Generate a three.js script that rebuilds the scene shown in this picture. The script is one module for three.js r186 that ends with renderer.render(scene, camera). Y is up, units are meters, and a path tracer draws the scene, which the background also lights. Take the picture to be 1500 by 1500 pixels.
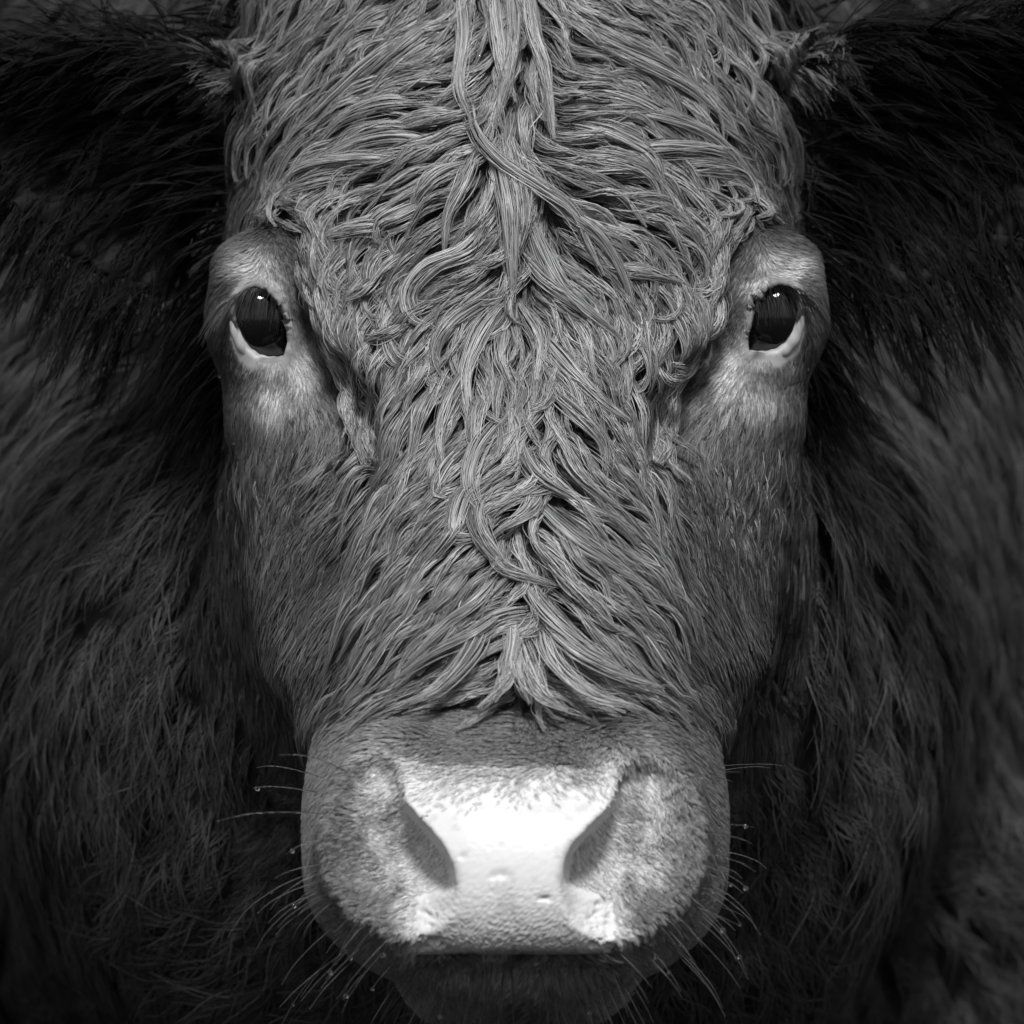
import * as THREE from 'three';

// ------------------------------------------------------------------ camera, sky, sun, exposure
const K = 0.00029, D = 2.4, HY = 1.05;             // metres per photo pixel in the plane z = 0, camera distance, height of the picture centre above the ground
const camera = new THREE.PerspectiveCamera(2 * Math.atan(750 * K / D) * 180 / Math.PI, 1, 0.1, 200);
camera.position.set(-5 * K, HY, D);
camera.lookAt(-5 * K, HY, 0);
camera.focus = D - 0.035;
camera.userData.fStop = camera.getFocalLength() / 14;      // 14 mm wide aperture
camera.updateMatrixWorld();

const scene = new THREE.Scene();
const SKYW = 64, SKYH = 32, skyData = new Float32Array(SKYW * SKYH * 4);
for (let j = 0; j < SKYH; j++) for (let i = 0; i < SKYW; i++) {
  const el = ((j + 0.5) / SKYH - 0.5) * Math.PI, v = el > 0 ? 0.36 * (1 + 2 * Math.sin(el)) / 3 : 0.015;
  skyData.set([v, v, v, 1], (j * SKYW + i) * 4);
}
const sky = new THREE.DataTexture(skyData, SKYW, SKYH, THREE.RGBAFormat, THREE.FloatType);
sky.mapping = THREE.EquirectangularReflectionMapping; sky.magFilter = sky.minFilter = THREE.LinearFilter; sky.needsUpdate = true;
scene.background = sky; scene.environment = sky;
const sun = new THREE.DirectionalLight(0xffffff, 1.4);      // the bright part of a closed overcast, above and behind the camera
sun.position.set(0.15, HY + 3.1, 2.2); sun.target.position.set(0, HY, 0);
sun.castShadow = true; sun.shadow.radius = 21; sun.shadow.mapSize.set(2048, 2048);
Object.assign(sun.shadow.camera, { left: -1, right: 1, top: 1.2, bottom: -1.2, near: 0.5, far: 9 });
scene.add(sun, sun.target);
const renderer = new THREE.WebGLRenderer({ antialias: true });
renderer.toneMapping = THREE.LinearToneMapping;
renderer.toneMappingExposure = 3.1;
renderer.shadowMap.enabled = true;

// ------------------------------------------------------------------ small maths
let seed = 20240611;
const rnd = () => { seed = (seed + 0x6D2B79F5) | 0; let t = Math.imul(seed ^ (seed >>> 15), 1 | seed); t = (t + Math.imul(t ^ (t >>> 7), 61 | t)) ^ t; return ((t ^ (t >>> 14)) >>> 0) / 4294967296; };
const rr = (a, b) => a + (b - a) * rnd();
const gauss = () => (rnd() + rnd() + rnd() + rnd() - 2) * 0.87;
const clamp = (v, a, b) => v < a ? a : v > b ? b : v, mix = (a, b, t) => a + (b - a) * t;
const sstep = (a, b, v) => { const t = clamp((v - a) / (b - a), 0, 1); return t * t * (3 - 2 * t); };
const smin = (a, b, k) => { const h = Math.max(k - Math.abs(a - b), 0) / k; return Math.min(a, b) - h * h * k / 4; };
const smax = (a, b, k) => -smin(-a, -b, k);
const hash3 = (x, y, z) => { let h = Math.imul(x, 374761393) ^ Math.imul(y, 668265263) ^ Math.imul(z, 2147483647 - 1274126177); h = Math.imul(h ^ (h >>> 13), 1274126177); return ((h ^ (h >>> 16)) >>> 0) / 4294967296; };
function noise3(x, y, z) {
  const X = Math.floor(x), Y = Math.floor(y), Z = Math.floor(z); let u = x - X, v = y - Y, w = z - Z;
  u = u * u * (3 - 2 * u); v = v * v * (3 - 2 * v); w = w * w * (3 - 2 * w);
  const a = (i, j, k) => hash3(X + i, Y + j, Z + k);
  return mix(mix(mix(a(0, 0, 0), a(1, 0, 0), u), mix(a(0, 1, 0), a(1, 1, 0), u), v), mix(mix(a(0, 0, 1), a(1, 0, 1), u), mix(a(0, 1, 1), a(1, 1, 1), u), v), w) * 2 - 1;
}
const C0 = 755;                                     // photo column of the animal's middle
const U = (px, z = 0) => (px - C0) * K * (D - z) / D, V = (py, z = 0) => (750 - py) * K * (D - z) / D;
const PX = (x, z) => C0 + x / (K * (D - z) / D), PY = (y, z) => 750 - y / (K * (D - z) / D);

// ------------------------------------------------------------------ the animal's body as one implicit surface (metres, origin at the picture centre)
// skull cross sections: photo row, front depth, half width (photo px), depth of the widest place, depth of the back, roundness
const rows = [
  [-210, -0.135, 120, -0.17, -0.22, 2.0], [-150, -0.105, 290, -0.16, -0.24, 2.2], [-70, -0.082, 365, -0.16, -0.26, 2.2], [30, -0.058, 400, -0.165, -0.28, 1.9], [150, -0.038, 412, -0.16, -0.29, 1.98], [300, -0.018, 416, -0.15, -0.29, 2.12],
  [450, -0.001, 412, -0.13, -0.29, 2.15], [560, 0.016, 398, -0.12, -0.28, 2.0], [660, 0.040, 392, -0.11, -0.26, 1.66], [780, 0.070, 388, -0.095, -0.23, 1.52], [900, 0.098, 364, -0.075, -0.19, 1.55],
  [1000, 0.121, 326, -0.05, -0.16, 1.7], [1080, 0.132, 305, -0.02, -0.13, 2.1], [1180, 0.130, 285, 0.0, -0.10, 2.2], [1290, 0.105, 250, 0.01, -0.07, 2.2], [1380, 0.07, 190, 0.0, -0.05, 2.1], [1440, 0.03, 70, -0.01, -0.04, 2.0],
].map(([py, zf, w, zc, zb, n]) => [V(py, zf), zf, w * K * (D - zc) / D, zc, zb, n]).reverse();
const TY0 = rows[0][0], TY1 = rows[rows.length - 1][0], TN = 400, tab = new Float64Array((TN + 1) * 5);
for (let i = 0; i <= TN; i++) {
  const y = mix(TY0, TY1, i / TN); let k = 0; while (k < rows.length - 2 && rows[k + 1][0] < y) k++;
  const a = rows[Math.max(0, k - 1)], b = rows[k], c = rows[k + 1], d = rows[Math.min(rows.length - 1, k + 2)], t = (y - b[0]) / (c[0] - b[0]);
  for (let m = 0; m < 5; m++) {
    const s1 = k > 0 ? (c[m + 1] - a[m + 1]) / (c[0] - a[0]) : (c[m + 1] - b[m + 1]) / (c[0] - b[0]), s2 = k < rows.length - 2 ? (d[m + 1] - b[m + 1]) / (d[0] - b[0]) : (c[m + 1] - b[m + 1]) / (c[0] - b[0]), h = c[0] - b[0];
    tab[i * 5 + m] = (2 * t ** 3 - 3 * t * t + 1) * b[m + 1] + (t ** 3 - 2 * t * t + t) * h * s1 + (-2 * t ** 3 + 3 * t * t) * c[m + 1] + (t ** 3 - t * t) * h * s2;
  }
}
function skull(x, y, z) {
  const f = clamp((y - TY0) / (TY1 - TY0), 0, 1) * TN, i = Math.min(TN - 1, f | 0), t = f - i, o = i * 5;
  const g = (m) => tab[o + m] + (tab[o + 5 + m] - tab[o + m]) * t;
  const zf = g(0), w = g(1), zc = g(2), zb = g(3), n = g(4), q = z > zc ? (z - zc) / (zf - zc) : (zc - z) / (zc - zb);
  const v = Math.pow(Math.pow(Math.abs(x) / w, n) + Math.pow(q, n), 1 / n);
  const over = y > TY1 ? y - TY1 : y < TY0 ? TY0 - y : 0;
  return (v - 1) * Math.min(w, z > zc ? zf - zc : zc - zb) + over;
}
function ell(x, y, z, cx, cy, cz, rx, ry, rz) {
  const a = (x - cx) / rx, b = (y - cy) / ry, c = (z - cz) / rz, k0 = Math.sqrt(a * a + b * b + c * c), a1 = a / rx, b1 = b / ry, c1 = c / rz, k1 = Math.sqrt(a1 * a1 + b1 * b1 + c1 * c1);
  return k1 < 1e-9 ? -Math.min(rx, ry, rz) : k0 * (k0 - 1) / k1;
}
function superEll(x, y, z, cx, cy, cz, rx, ry, rz, n) {
  const v = Math.pow(Math.pow(Math.abs(x - cx) / rx, n) + Math.pow(Math.abs(y - cy) / ry, n) + Math.pow(Math.abs(z - cz) / rz, n), 1 / n);
  return (v - 1) * Math.min(rx, ry, rz);
}
function cone(x, y, z, a, b) {                       // tapered capsule, a and b are [x, y, z, r]
  const bx = b[0] - a[0], by = b[1] - a[1], bz = b[2] - a[2], t = clamp(((x - a[0]) * bx + (y - a[1]) * by + (z - a[2]) * bz) / (bx * bx + by * by + bz * bz), 0, 1);
  const dx = x - a[0] - bx * t, dy = y - a[1] - by * t, dz = z - a[2] - bz * t;
  return Math.sqrt(dx * dx + dy * dy + dz * dz) - mix(a[3], b[3], t);
}
const chain = (x, y, z, c) => { let d = 1e9; for (let i = 0; i + 1 < c.length; i++) d = Math.min(d, cone(x, y, z, c[i], c[i + 1])); return d; };
const P3 = (px, py, z, r = 0) => [U(px, z), V(py, z), z, r];

// eyes: centre, axes, opening outline
const EYER = 0.0222;
function makeEye(s, cpx, cpy, outline) {
  const cz = -0.052, c = [U(cpx, cz), V(cpy, cz), cz], f = new THREE.Vector3(s * 0.32, 0.0, 0.947).normalize(), r = new THREE.Vector3().crossVectors(new THREE.Vector3(0, 1, 0), f).normalize(), u = new THREE.Vector3().crossVectors(f, r);
  const hits = outline.map(([px, py]) => {          // where the sight line of a photo point meets the lid's sphere
    const o = new THREE.Vector3(-5 * K, 0, D), e = new THREE.Vector3(U(px), V(py), 0).sub(o).normalize(), m = o.clone().sub(new THREE.Vector3(...c)), R = 0.0235, b = m.dot(e), q = Math.max(0, b * b - m.lengthSq() + R * R);
    return m.addScaledVector(e, -b - Math.sqrt(q));
  });
  const poly = hits.map((h) => [h.dot(r), h.dot(u)]);
  return { s, c, f, r, u, poly, hits: hits.map((h) => [h.x + c[0], h.y + c[1], h.z + c[2]]) };
}
const eyes = [
  makeEye(-1, 381, 470, [[343, 462], [347, 443], [358, 428], [375, 421], [393, 428], [408, 447], [418, 475], [425, 500], [431, 524], [414, 523], [398, 525], [380, 522], [365, 511], [353, 492]]),
  makeEye(1, 1134, 467, [[1170, 455], [1167, 436], [1155, 422], [1138, 418], [1121, 427], [1107, 448], [1099, 475], [1093, 497], [1086, 516], [1102, 515], [1118, 517], [1136, 514], [1152, 503], [1163, 484]]),
];
function polyDist(p, x, y) {
  let d = 1e9, s = 1;
  for (let i = 0, j = p.length - 1; i < p.length; j = i++) {
    const ex = p[j][0] - p[i][0], ey = p[j][1] - p[i][1], wx = x - p[i][0], wy = y - p[i][1], t = clamp((wx * ex + wy * ey) / (ex * ex + ey * ey), 0, 1), bx = wx - ex * t, by = wy - ey * t;
    d = Math.min(d, bx * bx + by * by);
    const c1 = y >= p[i][1], c2 = y < p[j][1], c3 = ex * wy > ey * wx;
    if ((c1 && c2 && c3) || (!c1 && !c2 && !c3)) s = -s;
  }
  return s * Math.sqrt(d);
}
// nostrils: medial edge in photo pixels
const nostrils = [
  { s: -1, edge: [[580, 1119], [584, 1143], [584, 1171], [592, 1189], [613, 1209], [633, 1232], [649, 1252], [657, 1273], [661, 1293]] },
  { s: 1, edge: [[920, 1121], [911, 1140], [910, 1164], [900, 1184], [882, 1205], [857, 1227], [839, 1250], [834, 1268], [832, 1291]] },
];
const nr = [0.0028, 0.0066, 0.0100, 0.0128, 0.0142, 0.0148, 0.0134, 0.0102, 0.005];
for (const n of nostrils) {
  const rim = n.s < 0 ? [[582, 1108], [556, 1122], [545, 1160], [541, 1205], [547, 1245], [562, 1276], [580, 1292]] : [[917, 1108], [944, 1122], [957, 1160], [960, 1205], [954, 1245], [939, 1276], [922, 1292]];
  n.rimPx = rim;
}
const frontAt = (px, py) => { let z = 0.28; for (let it = 0; it < 200; it++) { const d = headSdf(U(px, z), V(py, z), z); if (d < 0.0002) break; z -= d * 0.5; } return z; };
function cutNostrils() {                             // placed on the uncut muzzle
  const rrad = [0.006, 0.010, 0.012, 0.013, 0.0125, 0.010, 0.006];
  const rims = nostrils.map((n) => n.rimPx.map(([px, py], i) => P3(px, py, frontAt(px, py) - rrad[i] * 0.62, rrad[i])));
  nostrils.forEach((n, k) => { n.rim = rims[k]; });
  for (const n of nostrils) {
    const s = n.s; n.cut = []; n.dish = [];
    n.edge.forEach(([px, py], i) => {
      const z = frontAt(px, py);
      const a = n.edge[Math.max(0, i - 1)], b = n.edge[Math.min(n.edge.length - 1, i + 1)], l = Math.hypot(b[0] - a[0], b[1] - a[1]); let nx = (b[1] - a[1]) / l, ny = -(b[0] - a[0]) / l; if (nx * s < 0) { nx = -nx; ny = -ny; }
      const p = P3(px, py, z - nr[i] * 0.75, nr[i]); p[0] += nx * nr[i] * 0.72; p[1] -= ny * nr[i] * 0.72; n.cut.push(p);
      const R = 0.009 + nr[i] * 1.25, h = R * 0.4, off = Math.sqrt(R * R - h * h) - 0.0006, q = P3(px, py, z + h, R); q[0] += nx * off; q[1] -= ny * off; n.dish.push(q);
    });
    n.deep = n.cut;
  }
}
const unit3 = (a) => { const l = Math.hypot(...a) || 1; return a.map((v) => v / l); };
const lidLow = eyes.map((e) => { const m = [0, 1, 2].map((k) => e.hits.reduce((a, h) => a + h[k], 0) / e.hits.length); return [8, 9, 10, 11, 12, 13].map((i) => { const h = e.hits[i], o = unit3([h[0] - m[0], h[1] - m[1], 0]), r = i === 8 || i === 13 ? 0.0016 : 0.0029; return [h[0] + o[0] * r * 0.95, h[1] + o[1] * r * 0.95, h[2] - 0.0012, r]; }); });
const lidTop = eyes.map((e) => [0, 1, 2, 3, 4, 5, 6, 7, 8].map((i) => { const h = e.hits[i], c = e.c; return [c[0] + (h[0] - c[0]) * 1.0, c[1] + (h[1] - c[1]) * 1.0 + (i < 6 ? 0.0018 : 0), c[2] + (h[2] - c[2]) * 1.0, 0.0024]; }));

const ears = [
  { s: -1, base: P3(296, 262, -0.150), tip: P3(-150, 75, -0.115), up: 0.056, taper: 1.15 },
  { s: 1, base: P3(1216, 262, -0.150), tip: P3(1690, 75, -0.115), up: 0.056, taper: 0.75 },
].map((e) => {
  const a = new THREE.Vector3(...e.base.slice(0, 3)), b = new THREE.Vector3(...e.tip.slice(0, 3)), l = b.clone().sub(a), len = l.length(); l.normalize();
  const n = new THREE.Vector3(-l.z * 0.3 - e.s * 0.25, -0.28, 1); n.addScaledVector(l, -n.dot(l)).normalize();
  const h = new THREE.Vector3().crossVectors(n, l).normalize().multiplyScalar(e.s > 0 ? 1 : -1);
  return { ...e, a, l, n, h, len };
});
function earSdf(e, x, y, z) {
  const dx = x - e.a.x, dy = y - e.a.y, dz = z - e.a.z, t = (dx * e.l.x + dy * e.l.y + dz * e.l.z) / e.len, v = dx * e.h.x + dy * e.h.y + dz * e.h.z, w = dx * e.n.x + dy * e.n.y + dz * e.n.z;
  const tt = clamp(t, 0, 1), half = e.up * Math.pow(1 - tt, e.taper) * (0.8 + 0.5 * Math.sin(Math.PI * tt)) + 0.005;
  const bow = (v * v) / (half * half + 1e-6) * 0.026 - 0.012 * Math.sin(Math.PI * tt) , over = (t - tt) * e.len;
  const ax = Math.abs(v) - half, az = Math.abs(w - bow) - 0.0065;
  const q = Math.sqrt(Math.max(ax, 0) ** 2 + Math.max(az, 0) ** 2 + over * over) + Math.min(Math.max(ax, az), 0);
  return q - 0.003;
}
let hollow = null;
const cheek = [[0.098, 0.040, -0.058, 0.025], [0.088, -0.002, -0.050, 0.022], [0.074, -0.040, -0.030, 0.017], [0.060, -0.070, 0.0, 0.011]];
function headSdf(x, y, z) {
  let d = skull(x, y, z);
  if (d > 0.16 && z < 0.02) return d;
  const ax = Math.abs(x);
  if (z > -0.16 && y > -0.14) {
    for (const e of eyes) {
      const dx = x - e.c[0], dy = y - e.c[1], dz = z - e.c[2], q = dx * dx + dy * dy + dz * dz;
      if (q > 0.01) continue;
      d = smin(d, Math.sqrt(q) - 0.0235, 0.016);                                        // lid over the ball
      d = smin(d, ell(x, y, z, e.c[0] - e.s * 0.006, e.c[1] + 0.026, e.c[2] - 0.002, 0.024, 0.013, 0.020), 0.02);   // brow
    }
    d = smin(d, chain(ax, y, z, cheek), 0.032);                                           // cheek under the eye
    // hollow that runs from the inner corner of the eye down the cheek, and the ridge under it
    if (hollow) d = smax(d, -chain(ax, y, z, hollow), 0.014);
  }
  if (z > 0.0 && y < -0.04) {
    const yl = y - V(1300, 0.18), zt = z + 0.19 * (yl + Math.sqrt(yl * yl + 0.00022));                                 // the front leans back above the lip
    const mu = superEll(x, y, zt, 0, V(1258, 0.12), 0.112, 0.0845, 0.0545, 0.084, 2.3);
    d = smin(d, mu, 0.034);
    d = smin(d, superEll(x, y, zt, 0, V(1262, 0.13), 0.118, 0.050, 0.0430, 0.0815, 3.4), 0.016);
    let dn = 1e9; for (const n of nostrils) if (n.rim) dn = Math.min(dn, chain(x, y, z, n.rim));
    d = smin(d, dn, 0.024);
    for (const n of nostrils) if (n.deep && x * n.s > -0.01) {
      d = smax(d, -chain(x, y, z, n.dish), 0.0025);
      d = smax(d, -chain(x, y, z, n.deep), 0.0016);
    }
    // lower lip and chin, then the slit of the mouth
    const slit = V(1392, 0.18) - 0.0015 * (ax / 0.04) ** 2;
    d = smax(d, -superEll(x, y, z, 0, slit - 0.030, 0.200, 0.062, 0.030, 0.030, 4), 0.003);
    d = smin(d, superEll(x, y, z, 0, V(1413, 0.13), 0.112, 0.049, 0.0200, 0.060, 2.1), 0.002);
    d = smin(d, ell(x, y, z, 0, V(1425, 0.09), 0.08, 0.040, 0.025, 0.06), 0.02);
  }
  return d;
}
cutNostrils();
hollow = [[1045, 500, 0.008], [1012, 552, 0.016], [986, 606, 0.018], [962, 672, 0.012]].map(([px, py, r]) => P3(px, py, frontAt(px, py) + r * 0.12, r));
const body = [[0, -0.05, -0.20, 0.150], [-0.02, -0.08, -0.33, 0.222], [-0.055, -0.05, -0.64, 0.29]];
function sdf(x, y, z) {
  let d = z > -0.42 ? headSdf(x, y, z) : 1e9;
  for (const e of ears) if (x * e.s > 0.05 && z > -0.35) d = smin(d, earSdf(e, x, y, z), 0.016);
  if (z < 0.12) {
    let b = Math.min(cone(x, y, z, body[0], body[1]), cone(x, y, z, body[1], body[2]));
    b = smin(b, ell(x, y, z, -0.05, 0.03, -0.78, 0.31, 0.56, 0.34), 0.12);            // chest and shoulders
    b = smin(b, ell(x, y, z, -0.03, 0.06, -1.5, 0.46, 0.54, 0.82), 0.2);                // trunk
    for (const lx of [-0.27, 0.19]) {
      b = smin(b, cone(x, y, z, [lx, -0.24, -0.72, 0.13], [lx, -0.62, -0.68, 0.055]), 0.08); b = smin(b, cone(x, y, z, [lx, -0.62, -0.68, 0.05], [lx, -1.0, -0.70, 0.047]), 0.02);
      b = smin(b, cone(x, y, z, [lx, -0.2, -2.0, 0.13], [lx, -0.55, -2.08, 0.06]), 0.08); b = smin(b, cone(x, y, z, [lx, -0.55, -2.08, 0.055], [lx, -1.0, -2.0, 0.047]), 0.02);
    }
    d = smin(d, b, 0.05);
  }
  for (const e of eyes) {                            // cut the opening between the lids
    const dx = x - e.c[0], dy = y - e.c[1], dz = z - e.c[2];
    if (dx * dx + dy * dy + dz * dz > 0.0025) continue;
    const fw = dx * e.f.x + dy * e.f.y + dz * e.f.z, a = dx * e.r.x + dz * e.r.z, b = dx * e.u.x + dy * e.u.y + dz * e.u.z;
    const k = eyes.indexOf(e);
    d = smin(d, chain(x, y, z, lidTop[k]), 0.003);
    d = smax(d, -Math.max(polyDist(e.poly, a, b), -fw - 0.004), 0.0012);
  }
  return d;
}
const gradAt = (x, y, z, e, out) => {                // four evaluations
  const a = sdf(x + e, y - e, z - e), b = sdf(x - e, y - e, z + e), c = sdf(x - e, y + e, z - e), d = sdf(x + e, y + e, z + e);
  out[0] = a - b - c + d; out[1] = -a - b + c + d; out[2] = -a + b - c + d;
  const l = Math.hypot(out[0], out[1], out[2]) || 1e-9; out[3] = l / (4 * e); out[0] /= l; out[1] /= l; out[2] /= l;
  return (a + b + c + d) / 4;
};
const G = [0, 0, 0, 0];
function toLevel(p, h, tries = 2, e = 0.0006) {      // moves p onto the surface sdf = h; leaves the normal in G
  for (let k = 0; k < tries; k++) {
    const v = gradAt(p[0], p[1], p[2], e, G), m = clamp((v - h) / Math.max(0.35, G[3]), -0.01, 0.01);
    p[0] -= G[0] * m; p[1] -= G[1] * m; p[2] -= G[2] * m;
  }
  return p;
}

// ------------------------------------------------------------------ meshing: surface nets on blocks near the surface, then local refinement
const CELL = 0.009, B = 8, x0 = -0.60, y0 = -1.06, z0 = -2.36, NX = 15, NY = 22, NZ = 36;
let pos = [], tri = [];
{
  const vid = new Map(), key = (i, j, k) => (i * 4096 + j) * 4096 + k, vals = new Map();
  const at = (i, j, k) => { const q = key(i, j, k); let v = vals.get(q); if (v === undefined) vals.set(q, v = sdf(x0 + i * CELL, y0 + j * CELL, z0 + k * CELL)); return v; };
  const blocks = [];
  for (let bi = 0; bi < NX; bi++) for (let bj = 0; bj < NY; bj++) for (let bk = 0; bk < NZ; bk++) {
    const c = sdf(x0 + (bi + 0.5) * B * CELL, y0 + (bj + 0.5) * B * CELL, z0 + (bk + 0.5) * B * CELL);
    if (Math.abs(c) < 0.1) blocks.push([bi, bj, bk]);
  }
  const cells = [];
  for (const [bi, bj, bk] of blocks) for (let i = bi * B; i < bi * B + B; i++) for (let j = bj * B; j < bj * B + B; j++) for (let k = bk * B; k < bk * B + B; k++) {
    let m = 0, sx = 0, sy = 0, sz = 0, c = 0; const v = [];
    for (let q = 0; q < 8; q++) { const a = at(i + (q & 1), j + ((q >> 1) & 1), k + (q >> 2)); v.push(a); if (a < 0) m |= 1 << q; }
    if (m === 0 || m === 255) continue;
    for (let q = 0; q < 8; q++) for (let b = 1; b < 8; b <<= 1) { const r = q | b; if (r === q) continue; if ((v[q] < 0) === (v[r] < 0)) continue; const t = v[q] / (v[q] - v[r]); sx += (q & 1) + (b === 1 ? t : 0); sy += ((q >> 1) & 1) + (b === 2 ? t : 0); sz += (q >> 2) + (b === 4 ? t : 0); c++; }
    const p = toLevel([x0 + (i + sx / c) * CELL, y0 + (j + sy / c) * CELL, z0 + (k + sz / c) * CELL], 0, 2);
    vid.set(key(i, j, k), pos.length / 3); pos.push(p[0], p[1], p[2]); cells.push([i, j, k]);
  }
  for (const [i, j, k] of cells) {
    const quad = (a, b, c, d, flip) => { const q = [a, b, c, d].map((w) => vid.get(key(...w))); if (q.some((w) => w === undefined)) return; if (flip) tri.push(q[0], q[2], q[1], q[0], q[3], q[2]); else tri.push(q[0], q[1], q[2], q[0], q[2], q[3]); };
    const o = at(i, j, k) < 0;
    if (o !== at(i + 1, j, k) < 0) quad([i, j - 1, k - 1], [i, j, k - 1], [i, j, k], [i, j - 1, k], !o);
    if (o !== at(i, j + 1, k) < 0) quad([i - 1, j, k - 1], [i - 1, j, k], [i, j, k], [i, j, k - 1], !o);
    if (o !== at(i, j, k + 1) < 0) quad([i - 1, j - 1, k], [i, j - 1, k], [i, j, k], [i - 1, j, k], !o);
  }
}
const inPad = (px, py) => {                          // bare skin between the nostrils
  if (py < 1105 || py > 1398) return false;
  const half = py > 1316 ? mix(146, 143, (py - 1316) / 80) : py > 1293 ? mix(110, 146, sstep(1293, 1318, py)) : 0;
  if (py > 1316) return Math.abs(px - 754 + (py - 1360) * 0.03) < half + 4 * noise3(px * 0.05, py * 0.12, 3);
  for (const n of nostrils) {
    let e = null; for (let i = 0; i + 1 < n.edge.length; i++) if (py >= n.edge[i][1] && py <= n.edge[i + 1][1]) e = mix(n.edge[i][0], n.edge[i + 1][0], (py - n.edge[i][1]) / (n.edge[i + 1][1] - n.edge[i][1]));
    if (e === null) e = py > 1200 ? n.edge[8][0] - n.s * -2 : 750;
    if ((px - e) * n.s > (py > 1293 ? half * 0.0 + (py - 1293) * 2.6 : 0)) return false;
  }
  return true;
};
function edgeGoal(x, y, z) {
  if (z < -0.16) return 1;
  for (const e of eyes) { const q = Math.hypot(x - e.c[0], y - e.c[1], z - e.c[2]); if (q < 0.034) return 0.0011; if (q < 0.06) return 0.003; }
  if (y < -0.08 && z > 0.09) { if (Math.abs(x) < 0.062 && z > 0.12) return Math.abs(x) < 0.043 && y < V(1290, 0.18) && y > V(1400, 0.18) && z > 0.16 ? 0.0007 : 0.0013; return 0.003; }
  return z > -0.05 && Math.abs(x) < 0.16 ? 0.006 : 1;
}
for (let pass = 0; pass < 5; pass++) {
  const mid = new Map(), out = [], split = (a, b) => {
    const q = a < b ? a * 2097152 + b : b * 2097152 + a; let m = mid.get(q);
    if (m !== undefined) return m;
    const ax = pos[a * 3], ay = pos[a * 3 + 1], az = pos[a * 3 + 2], bx = pos[b * 3], by = pos[b * 3 + 1], bz = pos[b * 3 + 2], x = (ax + bx) / 2, y = (ay + by) / 2, z = (az + bz) / 2;
    m = -1;
    if (Math.hypot(ax - bx, ay - by, az - bz) > 1.35 * edgeGoal(x, y, z)) { const p = toLevel([x, y, z], 0, 2, 0.0004); m = pos.length / 3; pos.push(p[0], p[1], p[2]); }
    mid.set(q, m); return m;
  };
  for (let i = 0; i < tri.length; i += 3) {
    let a = tri[i], b = tri[i + 1], c = tri[i + 2], ab = split(a, b), bc = split(b, c), ca = split(c, a);
    const n = (ab >= 0) + (bc >= 0) + (ca >= 0);
    if (!n) { out.push(a, b, c); continue; }
    if (n === 3) { out.push(a, ab, ca, ab, b, bc, ca, bc, c, ab, bc, ca); continue; }
    while (n === 1 ? ab < 0 : ca >= 0) { [a, b, c] = [b, c, a]; [ab, bc, ca] = [bc, ca, ab]; }
    if (n === 1) out.push(a, ab, c, ab, b, c); else out.push(a, ab, bc, ab, b, bc, a, bc, c);
  }
  tri = out;
}
const NV = pos.length / 3; pos = Float32Array.from(pos);
console.log('body', NV, 'vertices', tri.length / 3, 'triangles');
function vertexNormals(p, t) {
  const n = new Float32Array(p.length);
  for (let i = 0; i < t.length; i += 3) {
    const a = t[i] * 3, b = t[i + 1] * 3, c = t[i + 2] * 3, ux = p[b] - p[a], uy = p[b + 1] - p[a + 1], uz = p[b + 2] - p[a + 2], vx = p[c] - p[a], vy = p[c + 1] - p[a + 1], vz = p[c + 2] - p[a + 2];
    const x = uy * vz - uz * vy, y = uz * vx - ux * vz, z = ux * vy - uy * vx;
    for (const k of [a, b, c]) { n[k] += x; n[k + 1] += y; n[k + 2] += z; }
  }
  for (let i = 0; i < n.length; i += 3) { const l = Math.hypot(n[i], n[i + 1], n[i + 2]) || 1; n[i] /= l; n[i + 1] /= l; n[i + 2] /= l; }
  return n;
}
let nor = vertexNormals(pos, tri);

// nose pad relief: pebbled skin, a middle furrow, pores along the lower corners
const cellDist = (x, y) => {                         // distance to the nearest and second nearest jittered point
  const X = Math.floor(x), Y = Math.floor(y); let a = 9, b = 9;
  for (let i = -1; i <= 1; i++) for (let j = -1; j <= 1; j++) { const d = Math.hypot(X + i + hash3(X + i, Y + j, 5) - x, Y + j + hash3(X + i, Y + j, 9) - y); if (d < a) { b = a; a = d; } else if (d < b) b = d; }
  return [a, b];
};
const pores = [];
for (let i = 0; i < 46; i++) { const s = i % 2 ? 1 : -1, py = rr(1334, 1391), e = 141 - Math.abs(gauss()) * 42 - (1390 - py) * 0.05; pores.push([754 + s * e, py, rr(2.2, 5.2), rr(0.4, 1)]); }
pores.push([676, 1255, 4, 0.5], [735, 1281, 11, 0.45], [797, 1316, 9, 0.8], [875, 1324, 3.5, 1], [723, 1283, 6, 0.4]);
const padTri = [], bodyTri = [];
for (let i = 0; i < tri.length; i += 3) {
  let pad = true; const c = [0, 0, 0];
  for (let k = 0; k < 3; k++) { const v = tri[i + k] * 3; c[0] += pos[v] / 3; c[1] += pos[v + 1] / 3; c[2] += pos[v + 2] / 3; if (nor[v + 2] < -0.1) pad = false; }
  if (pad && c[2] > 0.12) pad = inPad(PX(c[0], c[2]), PY(c[1], c[2])); else pad = false;
  (pad ? padTri : bodyTri).push(tri[i], tri[i + 1], tri[i + 2]);
}
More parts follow.
